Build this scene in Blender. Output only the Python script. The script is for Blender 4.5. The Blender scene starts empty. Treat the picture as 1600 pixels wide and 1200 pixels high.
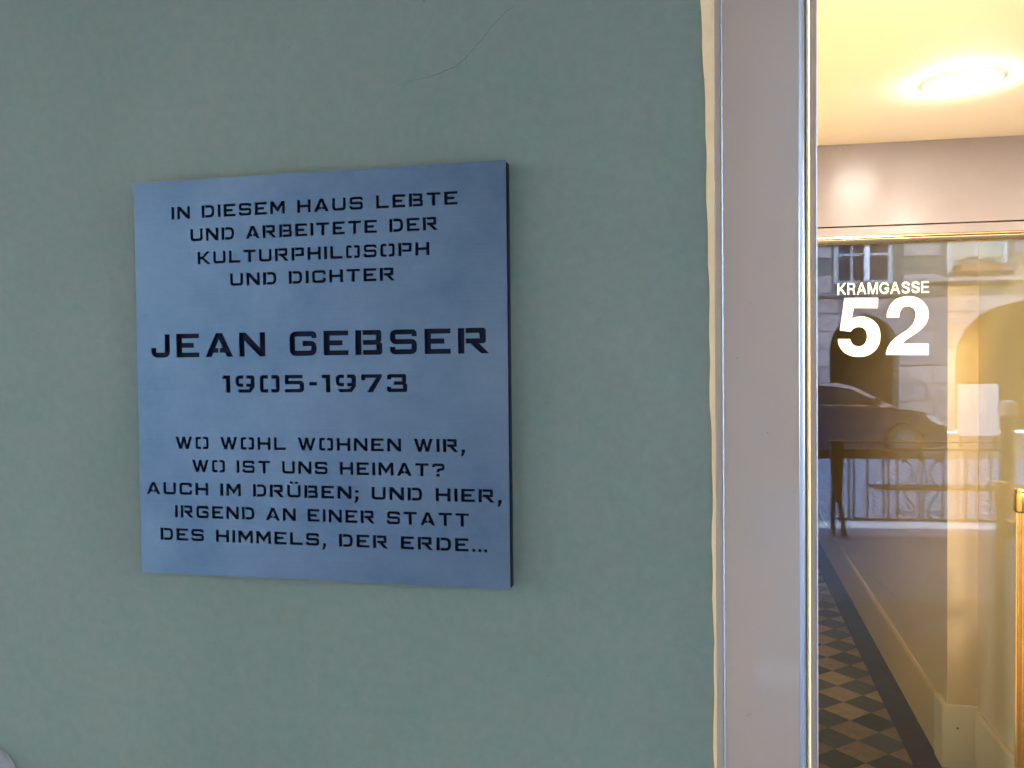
import bpy, bmesh, math, random
from mathutils import Vector, Matrix
random.seed(5)
S = bpy.context.scene
COL = S.collection
R = math.radians

# ------------------------------------------------------------------ camera, sky, sun, exposure
cam_d = bpy.data.cameras.new('camera'); cam = bpy.data.objects.new('camera', cam_d); COL.objects.link(cam)
cam_d.sensor_width = 36.0; cam_d.lens = 36.0 * 1300 / 1600; cam_d.clip_start = 0.05; cam_d.clip_end = 500
def cam_matrix(yaw, pitch, roll, loc):
    y, p, ro = R(yaw), R(pitch), R(roll)
    f = Vector((-math.sin(y) * math.cos(p), math.cos(y) * math.cos(p), math.sin(p)))
    r = Vector((math.cos(y), math.sin(y), 0)); u = r.cross(f)
    r2 = math.cos(ro) * r + math.sin(ro) * u; u2 = -math.sin(ro) * r + math.cos(ro) * u
    m = Matrix((r2, u2, -f)).transposed().to_4x4(); m.translation = loc
    return m
cam.matrix_world = cam_matrix(12.2789, -1.3392, -0.6116, (0, -0.95, 1.6))
S.camera = cam

SUN_EL, SUN_AZ = 24.0, 0.0      # the sun stands behind the houses across the street (towards -Y)
world = bpy.data.worlds.new('World'); S.world = world; world.use_nodes = True
nt = world.node_tree; bg = nt.nodes['Background']
sky = nt.nodes.new('ShaderNodeTexSky'); sky.sky_type = 'NISHITA'; sky.sun_disc = False
sky.sun_elevation = R(SUN_EL); sky.sun_rotation = R(180)
sky.altitude = 540; sky.air_density = 1.0; sky.dust_density = 2.5; sky.ozone_density = 1.0
nt.links.new(sky.outputs[0], bg.inputs[0]); bg.inputs[1].default_value = 0.15
sun_d = bpy.data.lights.new('sun', 'SUN'); sun_d.energy = 3.0; sun_d.angle = R(0.5); sun_d.color = (1, .93, .82)
sun = bpy.data.objects.new('sun', sun_d); COL.objects.link(sun)
sun.rotation_euler = (R(-(90 - SUN_EL)), 0, 0); sun.location = (0, -40, 30)   # shines towards +Y and down
sun.rotation_euler = Vector((0, math.cos(R(SUN_EL)), -math.sin(R(SUN_EL)))).to_track_quat('-Z', 'Y').to_euler()
S.view_settings.view_transform = 'Standard'; S.view_settings.look = 'None'
S.view_settings.gamma = 1; S.view_settings.use_curve_mapping = False
S.view_settings.exposure = 6.08
S.cycles.use_denoising = True; S.cycles.adaptive_threshold = .002; S.cycles.denoising_prefilter = 'ACCURATE'
S.cycles.diffuse_bounces = 6; S.cycles.glossy_bounces = 6; S.cycles.max_bounces = 14; S.cycles.transparent_max_bounces = 16
S.cycles.sample_clamp_indirect = 6
FILL_LAMP_E = 14.0; LAMP_DIM = 4.5

# ------------------------------------------------------------------ materials
def mat(name, col, rough=.6, metal=0.0, var=None, scale=8, bump=0, bscale=120, spec=.5, stretch=(1, 1, 1), coat=0, detail=6, bstretch=None):
    """principled material; var = second colour mixed in by noise"""
    m = bpy.data.materials.new(name); m.use_nodes = True; t = m.node_tree
    b = t.nodes['Principled BSDF']
    b.inputs['Base Color'].default_value = (*col, 1); b.inputs['Roughness'].default_value = rough
    b.inputs['Metallic'].default_value = metal; b.inputs['Specular IOR Level'].default_value = spec
    b.inputs['Coat Weight'].default_value = coat
    tc = t.nodes.new('ShaderNodeTexCoord'); mp = t.nodes.new('ShaderNodeMapping'); mp.inputs['Scale'].default_value = stretch
    t.links.new(tc.outputs['Object'], mp.inputs[0])
    if var:
        n = t.nodes.new('ShaderNodeTexNoise'); n.inputs['Scale'].default_value = scale; n.inputs['Detail'].default_value = detail
        n.inputs['Roughness'].default_value = .65
        t.links.new(mp.outputs[0], n.inputs['Vector'])
        r = t.nodes.new('ShaderNodeMapRange'); r.inputs[1].default_value = .32; r.inputs[2].default_value = .68
        t.links.new(n.outputs['Fac'], r.inputs[0])
        mx = t.nodes.new('ShaderNodeMix'); mx.data_type = 'RGBA'
        mx.inputs[6].default_value = (*col, 1); mx.inputs[7].default_value = (*var, 1)
        t.links.new(r.outputs[0], mx.inputs[0]); t.links.new(mx.outputs[2], b.inputs['Base Color'])
    if bump:
        n2 = t.nodes.new('ShaderNodeTexNoise'); n2.inputs['Scale'].default_value = bscale; n2.inputs['Detail'].default_value = 5
        if bstretch:
            mp2 = t.nodes.new('ShaderNodeMapping'); mp2.inputs['Scale'].default_value = bstretch; t.links.new(tc.outputs['Object'], mp2.inputs[0]); t.links.new(mp2.outputs[0], n2.inputs['Vector'])
        else: t.links.new(mp.outputs[0], n2.inputs['Vector'])
        bp = t.nodes.new('ShaderNodeBump'); bp.inputs['Strength'].default_value = bump; bp.inputs['Distance'].default_value = .002
        t.links.new(n2.outputs['Fac'], bp.inputs['Height']); t.links.new(bp.outputs[0], b.inputs['Normal'])
    return m

def wall_paint():
    """smooth grey green wall paint: broad cloudy wear, fine roller mottling, faint chroma variation"""
    m = bpy.data.materials.new('grey_green_paint'); m.use_nodes = True; t = m.node_tree; L = t.links.new
    b = t.nodes['Principled BSDF']; b.inputs['Roughness'].default_value = .62; b.inputs['Specular IOR Level'].default_value = .35
    tc = t.nodes.new('ShaderNodeTexCoord')
    def noise(sc, det, ro=.6):
        n = t.nodes.new('ShaderNodeTexNoise'); n.inputs['Scale'].default_value = sc; n.inputs['Detail'].default_value = det
        n.inputs['Roughness'].default_value = ro; L(tc.outputs['Object'], n.inputs['Vector']); return n
    def mix(f, a, c, lo=.3, hi=.7):
        r = t.nodes.new('ShaderNodeMapRange'); r.inputs[1].default_value = lo; r.inputs[2].default_value = hi; L(f, r.inputs[0])
        x = t.nodes.new('ShaderNodeMix'); x.data_type = 'RGBA'; L(r.outputs[0], x.inputs[0])
        for i, v in ((6, a), (7, c)):
            if isinstance(v, tuple): x.inputs[i].default_value = (*v, 1)
            else: L(v, x.inputs[i])
        return x.outputs[2]
    a = mix(noise(2.2, 5).outputs['Fac'], WALL_A, WALL_B)
    fine = mix(noise(70, 4, .7).outputs['Fac'], (.88, .93, .90), (1.10, 1.06, 1.09))
    mu = t.nodes.new('ShaderNodeMix'); mu.data_type = 'RGBA'; mu.blend_type = 'MULTIPLY'; mu.inputs[0].default_value = .75
    L(a, mu.inputs[6]); L(fine, mu.inputs[7])
    chroma = mix(noise(23, 3, .6).outputs['Fac'], (1.05, .985, .99), (.95, 1.01, 1.03))
    mv = t.nodes.new('ShaderNodeMix'); mv.data_type = 'RGBA'; mv.blend_type = 'MULTIPLY'; mv.inputs[0].default_value = 1
    L(mu.outputs[2], mv.inputs[6]); L(chroma, mv.inputs[7]); L(mv.outputs[2], b.inputs['Base Color'])
    n1 = noise(9, 3); n2 = noise(240, 3)
    b1 = t.nodes.new('ShaderNodeBump'); b1.inputs['Strength'].default_value = .25; b1.inputs['Distance'].default_value = .012; L(n1.outputs['Fac'], b1.inputs['Height'])
    b2 = t.nodes.new('ShaderNodeBump'); b2.inputs['Strength'].default_value = .3; b2.inputs['Distance'].default_value = .0008; L(n2.outputs['Fac'], b2.inputs['Height'])
    L(b1.outputs[0], b2.inputs['Normal']); L(b2.outputs[0], b.inputs['Normal'])
    return m
WALL_A = (.172, .213, .156); WALL_B = (.217, .243, .180)

def brushed_steel():
    m = bpy.data.materials.new('brushed_steel'); m.use_nodes = True; t = m.node_tree; L = t.links.new
    b = t.nodes['Principled BSDF']; b.inputs['Metallic'].default_value = 1
    tc = t.nodes.new('ShaderNodeTexCoord'); mp = t.nodes.new('ShaderNodeMapping'); mp.inputs['Scale'].default_value = (6, 6, 500)
    L(tc.outputs['Object'], mp.inputs[0])
    n = t.nodes.new('ShaderNodeTexNoise'); n.inputs['Scale'].default_value = 2; n.inputs['Detail'].default_value = 4; L(mp.outputs[0], n.inputs['Vector'])
    c = t.nodes.new('ShaderNodeTexNoise'); c.inputs['Scale'].default_value = 7; c.inputs['Detail'].default_value = 6; c.inputs['Roughness'].default_value = .7
    L(tc.outputs['Object'], c.inputs['Vector'])
    cr = t.nodes.new('ShaderNodeValToRGB'); cr.color_ramp.elements[0].position = .3; cr.color_ramp.elements[1].position = .7
    cr.color_ramp.elements[0].color = (.104, .158, .222, 1); cr.color_ramp.elements[1].color = (.172, .226, .282, 1)
    L(c.outputs['Fac'], cr.inputs[0]); L(cr.outputs[0], b.inputs['Base Color'])
    rr = t.nodes.new('ShaderNodeMapRange'); rr.inputs[3].default_value = .34; rr.inputs[4].default_value = .6; L(n.outputs['Fac'], rr.inputs[0]); L(rr.outputs[0], b.inputs['Roughness'])
    bp = t.nodes.new('ShaderNodeBump'); bp.inputs['Strength'].default_value = .3; bp.inputs['Distance'].default_value = .0006
    L(n.outputs['Fac'], bp.inputs['Height']); L(bp.outputs[0], b.inputs['Normal'])
    return m

def glass_mat():
    """clear pane: what is behind shows through, Fresnel reflection on top"""
    m = bpy.data.materials.new('clear_glass'); m.use_nodes = True; t = m.node_tree; L = t.links.new
    t.nodes.remove(t.nodes['Principled BSDF']); out = t.nodes['Material Output']
    fr = t.nodes.new('ShaderNodeFresnel'); fr.inputs[0].default_value = 1.52
    tr = t.nodes.new('ShaderNodeBsdfTransparent'); tr.inputs[0].default_value = (.985, .99, .985, 1)
    gl = t.nodes.new('ShaderNodeBsdfGlossy'); gl.inputs['Roughness'].default_value = 0
    mx = t.nodes.new('ShaderNodeMixShader'); L(fr.outputs[0], mx.inputs[0]); L(tr.outputs[0], mx.inputs[1]); L(gl.outputs[0], mx.inputs[2])
    L(mx.outputs[0], out.inputs['Surface'])
    return m
def lamp_mat(e):
    m = bpy.data.materials.new('lit_opal_glass'); m.use_nodes = True; t = m.node_tree
    b = t.nodes['Principled BSDF']; b.inputs['Base Color'].default_value = (.8, .75, .6, 1)
    b.inputs['Emission Color'].default_value = (1, .88, .74, 1); b.inputs['Emission Strength'].default_value = e
    return m

M = dict(
    wall=wall_paint(), steel=brushed_steel(), glass=glass_mat(), lamp=lamp_mat(LAMP_DIM), fill_lamp=lamp_mat(FILL_LAMP_E),
    navy=mat('dark_blue_lacquer', (.006, .010, .030), .5, 0, (.003, .005, .012), 30, spec=.15),
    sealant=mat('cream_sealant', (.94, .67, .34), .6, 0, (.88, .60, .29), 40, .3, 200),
    frame=mat('warm_grey_frame_paint', (.475, .335, .228), .34, .15, (.40, .32, .25), 3, .08, 260, coat=.35, stretch=(2, 2, .8)),
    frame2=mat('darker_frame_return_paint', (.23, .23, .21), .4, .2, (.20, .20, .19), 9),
    edge=mat('painted_edge_glint', (.62, .64, .66), .25, .7),  # lighter tone paints the highlight lines along the frame edges
    bright=mat('painted_edge_sheen', (.50, .52, .54), .28, .75, (.42, .43, .45), 4, stretch=(2, 2, .6)),  # pale bluish tone stands in for the highlight on the rounded corner
    crack=mat('crack_dark', (.09, .12, .10), .9),
    plaster_patch=mat('pale_pink_cover', (.27, .25, .25), .6, 0, (.24, .23, .23), 30),
    soffit=mat('cream_ceiling_paint', (.80, .79, .76), .7, 0, (.78, .77, .74), 5),
    header=mat('beige_satin_panel', (.20, .178, .172), .22, .0, (.19, .168, .162), 14, .06, 200, spec=.13),
    brass=mat('polished_brass', (.76, .56, .27), .24, 1, (.68, .49, .22), 30),
    brass_dark=mat('dull_brass', (.50, .27, .07), .38, 1, (.42, .22, .05), 40),
    screw=mat('tarnished_screw', (.30, .20, .12), .4, .8),
    vinyl=mat('cream_vinyl_lettering', (.78, .76, .58), .6),
    interior=mat('warm_cream_wall_paint', (.81, .575, .235), .6, 0, (.78, .55, .22), 5, .2, 150),
    plinth=mat('pale_plinth_paint', (.92, .75, .37), .55, 0, (.89, .72, .35), 12),
    tile_ochre=mat('ochre_floor_tile', (.32, .21, .10), .6, 0, (.22, .145, .075), 18, spec=.25),
    tile_dark=mat('slate_floor_tile', (.085, .08, .055), .6, 0, (.06, .057, .042), 18, spec=.25),
    band=mat('dark_floor_border', (.05, .045, .035), .7, 0, (.035, .03, .025), 10, spec=.2),
    slab=mat('arcade_sandstone_slab', (.085, .102, .14), .85, 0, (.064, .078, .11), 3, .3, 60, spec=.1),
    porch_stone=mat('dark_porch_stone', (.052, .053, .058), .8, 0, (.038, .039, .043), 4, .2, 60, spec=.1),
    slab_shaded=mat('shaded_arcade_slab', (.062, .069, .086), .85, 0, (.046, .052, .066), 3, .3, 60, spec=.1),  # row by the wall coloured darker to paint the light falling off inward
    arcade=mat('arcade_lime_plaster', (.68, .60, .54), .8, 0, (.62, .54, .48), 2, .3, 50),
    sand=mat('grey_green_sandstone', (.235, .20, .22), .85, 0, (.18, .155, .17), 2.5, .5, 40),
    sand2=mat('weathered_sandstone', (.31, .26, .265), .85, 0, (.25, .21, .215), 4, .5, 40),
    joint=mat('sandstone_joint_mortar', (.12, .12, .11), .9),
    dark=mat('dark_arcade_depth', (.02, .02, .02), .9),  # shade under the far arches put into a near-black colour
    iron=mat('black_wrought_iron', (.018, .016, .016), .35, .6),
    cobble=mat('blue_grey_sett', (.10, .15, .22), .6, 0, (.15, .20, .27), 9),
    asphalt=mat('dark_joint_grit', (.06, .065, .07), .9),
    kerb=mat('pale_granite_kerb', (.38, .38, .38), .7, 0, (.32, .32, .32), 12),
    yellow=mat('yellow_line_paint', (.62, .52, .10), .7, 0, (.52, .45, .12), 30),
    car=mat('dark_blue_car_paint', (.012, .016, .045), .18, .4, coat=1),
    carglass=mat('dark_tinted_glass', (.006, .007, .01), .3, spec=.12),
    chrome=mat('chrome_trim', (.75, .78, .8), .12, 1),
    headlight=mat('clear_headlight', (.85, .88, .95), .08, .6),
    rim=mat('grey_alloy', (.12, .12, .13), .5, .5),
    tyre=mat('black_rubber', (.02, .02, .02), .8),
    pipe=mat('grey_white_pipe', (.62, .64, .70), .5),
    sign=mat('dull_white_board', (.42, .40, .43), .6),
    white=mat('grey_window_frame_paint', (.30, .31, .34), .5),
    winglass=mat('old_window_glass', (.03, .035, .05), .06),
    leaf=mat('dark_leaves', (.04, .07, .02), .7),
    terracotta=mat('terracotta_box', (.22, .09, .05), .8),
    roof=mat('red_clay_roof', (.20, .08, .05), .85),
    wood=mat('dark_oak_door', (.06, .03, .015), .5),
)

for _k in ('tile_ochre', 'tile_dark'):      # every tile has its own shade
    _t = M[_k].node_tree; _b = _t.nodes['Principled BSDF']; _s = _b.inputs['Base Color'].links[0].from_socket
    _o = _t.nodes.new('ShaderNodeObjectInfo'); _h = _t.nodes.new('ShaderNodeHueSaturation'); _r = _t.nodes.new('ShaderNodeMapRange')
    _r.inputs[3].default_value = .72; _r.inputs[4].default_value = 1.22; _t.links.new(_o.outputs['Random'], _r.inputs[0]); _t.links.new(_r.outputs[0], _h.inputs['Value'])
    _t.links.new(_s, _h.inputs['Color']); _t.links.new(_h.outputs[0], _b.inputs['Base Color'])
_t = M['header'].node_tree; _b = _t.nodes['Principled BSDF']     # finely brushed along its length
_g = _t.nodes.new('ShaderNodeTangent'); _g.direction_type = 'UV_MAP'; _g.uv_map = 'grain'
_t.links.new(_g.outputs[0], _b.inputs['Tangent']); _b.inputs['Anisotropic'].default_value = .8; _b.inputs['Anisotropic Rotation'].default_value = 0.25
# ------------------------------------------------------------------ helpers
def tag(o, label=None, cat=None, group=None, kind=None):
    for k, v in (('label', label), ('category', cat), ('group', group), ('kind', kind)):
        if v: o[k] = v
    return o
def empty(name, loc=(0, 0, 0), rz=0):
    o = bpy.data.objects.new(name, None); COL.objects.link(o); o.location = loc; o.rotation_euler = (0, 0, rz); o.empty_display_size = .1
    return o
def link(name, me, material=None, parent=None, loc=None):
    o = bpy.data.objects.new(name, me); COL.objects.link(o)
    if material: me.materials.clear(); me.materials.append(material)
    if material is M['header']:      # grain direction for the brushed panels
        uvl = me.uv_layers.new(name='grain')
        for lo in me.loops: uvl.data[lo.index].uv = (me.vertices[lo.vertex_index].co.x, me.vertices[lo.vertex_index].co.z + .3 * me.vertices[lo.vertex_index].co.y)
    if parent: o.parent = parent
    if loc: o.location = loc
    return o
def build(name, bm, material, parent=None, loc=None, smooth=False, bevel=0, seg=2):
    if bevel:
        bmesh.ops.bevel(bm, geom=[e for e in bm.edges if len(e.link_faces) == 2 and e.calc_face_angle(0) > .5], offset=bevel, segments=seg, affect='EDGES', profile=.5)
    bmesh.ops.recalc_face_normals(bm, faces=bm.faces)
    me = bpy.data.meshes.new(name); bm.to_mesh(me); bm.free()
    if smooth:
        for p in me.polygons: p.use_smooth = True
        if hasattr(me, 'set_sharp_from_angle'): me.set_sharp_from_angle(angle=R(35))
    return link(name, me, material, parent, loc)
def box(bm, x0, x1, y0, y1, z0, z1):
    v = [bm.verts.new((x, y, z)) for x in (x0, x1) for y in (y0, y1) for z in (z0, z1)]
    for q in ((0, 1, 3, 2), (4, 6, 7, 5), (0, 4, 5, 1), (2, 3, 7, 6), (0, 2, 6, 4), (1, 5, 7, 3)): bm.faces.new([v[i] for i in q])
    return bm
def obox(name, x0, x1, y0, y1, z0, z1, material, parent=None, bevel=0, loc=None):
    return build(name, box(bmesh.new(), x0, x1, y0, y1, z0, z1), material, parent, loc, bevel=bevel)
def prism(bm, pts, a0, a1, axis):
    """extrude a closed polygon; axis 'z': pts are (x,y); axis 'y': pts are (x,z); axis 'x': pts are (y,z)"""
    def P(p, a): return {'z': (p[0], p[1], a), 'y': (p[0], a, p[1]), 'x': (a, p[0], p[1])}[axis]
    A = [bm.verts.new(P(p, a0)) for p in pts]; B = [bm.verts.new(P(p, a1)) for p in pts]
    n = len(pts)
    for i in range(n): bm.faces.new((A[i], A[(i + 1) % n], B[(i + 1) % n], B[i]))
    bm.faces.new(A); bm.faces.new(B[::-1])
    return bm
def tube(bm, pts, r, seg=8):
    pts = [Vector(p) for p in pts]; rings = []
    for i, p in enumerate(pts):
        t = (pts[min(i + 1, len(pts) - 1)] - pts[max(i - 1, 0)]).normalized()
        a = t.cross(Vector((0, 1, 0.013))).normalized(); b = t.cross(a)
        rings.append([bm.verts.new(p + r * (math.cos(2 * math.pi * k / seg) * a + math.sin(2 * math.pi * k / seg) * b)) for k in range(seg)])
    for A, B in zip(rings, rings[1:]):
        for k in range(seg): bm.faces.new((A[k], A[(k + 1) % seg], B[(k + 1) % seg], B[k]))
    bm.faces.new(rings[0][::-1]); bm.faces.new(rings[-1])
    return bm
def lathe(bm, prof, c=(0, 0, 0), seg=32, flute=0, nfl=14):
    rings = []
    for r, z in prof:
        rings.append([bm.verts.new((c[0] + r * (1 - flute * (.5 + .5 * math.cos(nfl * 2 * math.pi * k / seg))) * math.cos(2 * math.pi * k / seg),
                                    c[1] + r * (1 - flute * (.5 + .5 * math.cos(nfl * 2 * math.pi * k / seg))) * math.sin(2 * math.pi * k / seg), c[2] + z)) for k in range(seg)])
    for A, B in zip(rings, rings[1:]):
        for k in range(seg): bm.faces.new((A[k], A[(k + 1) % seg], B[(k + 1) % seg], B[k]))
    bm.faces.new(rings[0][::-1]); bm.faces.new(rings[-1])
    return bm
FIVE = [(0.088, 1.811), (0.194, 1.809), (0.193, 1.775), (0.117, 1.777), (0.11, 1.739), (0.112, 1.741), (0.114, 1.742), (0.117, 1.744), (0.12, 1.745), (0.122, 1.746), (0.125, 1.746), (0.128, 1.747), (0.132, 1.747), (0.135, 1.748), (0.138, 1.748), (0.15, 1.747), (0.16, 1.744), (0.169, 1.74), (0.177, 1.735), (0.184, 1.729), (0.19, 1.722), (0.195, 1.713), (0.198, 1.703), (0.2, 1.693), (0.201, 1.681), (0.2, 1.669), (0.198, 1.658), (0.194, 1.648), (0.189, 1.639), (0.182, 1.632), (0.174, 1.625), (0.166, 1.62), (0.156, 1.616), (0.145, 1.614), (0.134, 1.614), (0.123, 1.614), (0.112, 1.616), (0.103, 1.619), (0.094, 1.624), (0.086, 1.629), (0.08, 1.636), (0.074, 1.644), (0.07, 1.653), (0.068, 1.663), (0.067, 1.674), (0.106, 1.673), (0.107, 1.668), (0.108, 1.664), (0.11, 1.661), (0.112, 1.657), (0.115, 1.655), (0.118, 1.652), (0.122, 1.651), (0.125, 1.649), (0.13, 1.649), (0.134, 1.648), (0.139, 1.649), (0.143, 1.65), (0.146, 1.652), (0.149, 1.654), (0.152, 1.658), (0.155, 1.661), (0.156, 1.666), (0.158, 1.67), (0.159, 1.675), (0.159, 1.681), (0.159, 1.687), (0.158, 1.692), (0.156, 1.697), (0.155, 1.701), (0.152, 1.704), (0.149, 1.708), (0.146, 1.71), (0.143, 1.712), (0.139, 1.713), (0.134, 1.713), (0.131, 1.713), (0.127, 1.713), (0.124, 1.712), (0.121, 1.711), (0.118, 1.709), (0.116, 1.708), (0.113, 1.706), (0.111, 1.703), (0.109, 1.701), (0.108, 1.698), (0.073, 1.703)]
TWO = [(0.218, 1.619), (0.22, 1.63), (0.223, 1.641), (0.228, 1.651), (0.234, 1.66), (0.241, 1.668), (0.248, 1.675), (0.256, 1.681), (0.264, 1.687), (0.272, 1.692), (0.28, 1.697), (0.286, 1.701), (0.291, 1.706), (0.296, 1.711), (0.3, 1.716), (0.303, 1.721), (0.306, 1.727), (0.308, 1.733), (0.31, 1.739), (0.311, 1.745), (0.311, 1.752), (0.311, 1.757), (0.31, 1.761), (0.308, 1.765), (0.306, 1.769), (0.304, 1.772), (0.301, 1.774), (0.298, 1.776), (0.294, 1.778), (0.29, 1.779), (0.286, 1.779), (0.281, 1.779), (0.276, 1.778), (0.272, 1.776), (0.269, 1.773), (0.266, 1.769), (0.264, 1.765), (0.262, 1.76), (0.261, 1.755), (0.26, 1.749), (0.26, 1.742), (0.221, 1.743), (0.222, 1.755), (0.224, 1.766), (0.228, 1.776), (0.232, 1.785), (0.239, 1.793), (0.246, 1.8), (0.254, 1.805), (0.264, 1.809), (0.275, 1.811), (0.287, 1.812), (0.298, 1.811), (0.308, 1.809), (0.318, 1.805), (0.326, 1.8), (0.333, 1.794), (0.339, 1.787), (0.344, 1.779), (0.348, 1.771), (0.35, 1.761), (0.351, 1.751), (0.35, 1.743), (0.349, 1.735), (0.346, 1.728), (0.343, 1.721), (0.339, 1.715), (0.334, 1.709), (0.329, 1.704), (0.323, 1.698), (0.317, 1.693), (0.31, 1.688), (0.304, 1.684), (0.299, 1.681), (0.294, 1.677), (0.29, 1.674), (0.285, 1.671), (0.281, 1.668), (0.278, 1.665), (0.275, 1.662), (0.272, 1.658), (0.269, 1.655), (0.351, 1.654), (0.351, 1.617)]

# ------------------------------------------------------------------ stencil lettering (cut through the steel plate)
class Stroke(list): pass
def stroke(pts, t=.2, r=.15):
    t += .02
    P = [Vector(p) for p in pts]; out = [P[0]]
    for i in range(1, len(P) - 1):
        a, b, c = P[i - 1], P[i], P[i + 1]; d = min(r, (b - a).length * .49, (c - b).length * .49)
        s, e = b + (a - b).normalized() * d, b + (c - b).normalized() * d
        for k in range(4):
            u = k / 3; out.append((1 - u) ** 2 * s + 2 * u * (1 - u) * b + u * u * e)
    out.append(P[-1]); Lf, Rt = [], []
    for i, p in enumerate(out):
        d0 = (p - out[i - 1]).normalized() if i else None; d1 = (out[i + 1] - p).normalized() if i < len(out) - 1 else None
        d = ((d0 or d1) + (d1 or d0)).normalized(); n = Vector((-d.y, d.x)); base = d0 or d1
        w = t / 2 / max(.5, n.dot(Vector((-base.y, base.x))))
        Lf.append(p + n * w); Rt.append(p - n * w)
    return Stroke(tuple(v) for v in Lf + Rt[::-1])
def fatten(poly, d):
    n = len(poly); area = sum(poly[i][0] * poly[(i + 1) % n][1] - poly[(i + 1) % n][0] * poly[i][1] for i in range(n)); s = 1 if area > 0 else -1; out = []
    for i in range(n):
        a, b, c = Vector(poly[i - 1]), Vector(poly[i]), Vector(poly[(i + 1) % n])
        u, v = (b - a), (c - b)
        if u.length < 1e-6 or v.length < 1e-6: out.append(tuple(b)); continue
        u.normalize(); v.normalize(); n0 = Vector((u.y, -u.x)) * s; n1 = Vector((v.y, -v.x)) * s; m = n0 + n1
        m = m / max(.35, m.length_squared / 2) if m.length > 1e-4 else n0
        out.append(tuple(b + m * d))
    return out
def rect(x0, x1, z0, z1): return [(x0, z0), (x1, z0), (x1, z1), (x0, z1)]
BAR = rect(0, .215, 0, 1)
comma = lambda x: [(x, .2), (x + .23, .2), (x + .23, 0), (x + .08, -.3), (x - .06, -.3), (x + .05, 0), (x, 0)]
OO = [stroke([(.47, .91), (.11, .91), (.11, .09), (.47, .09)], .19, .09), stroke([(.65, .91), (1.01, .91), (1.01, .09), (.65, .09)], .19, .09)]
Ush = stroke([(.11, 1), (.11, .1), (.94, .1), (.94, 1)], .2)
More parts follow.
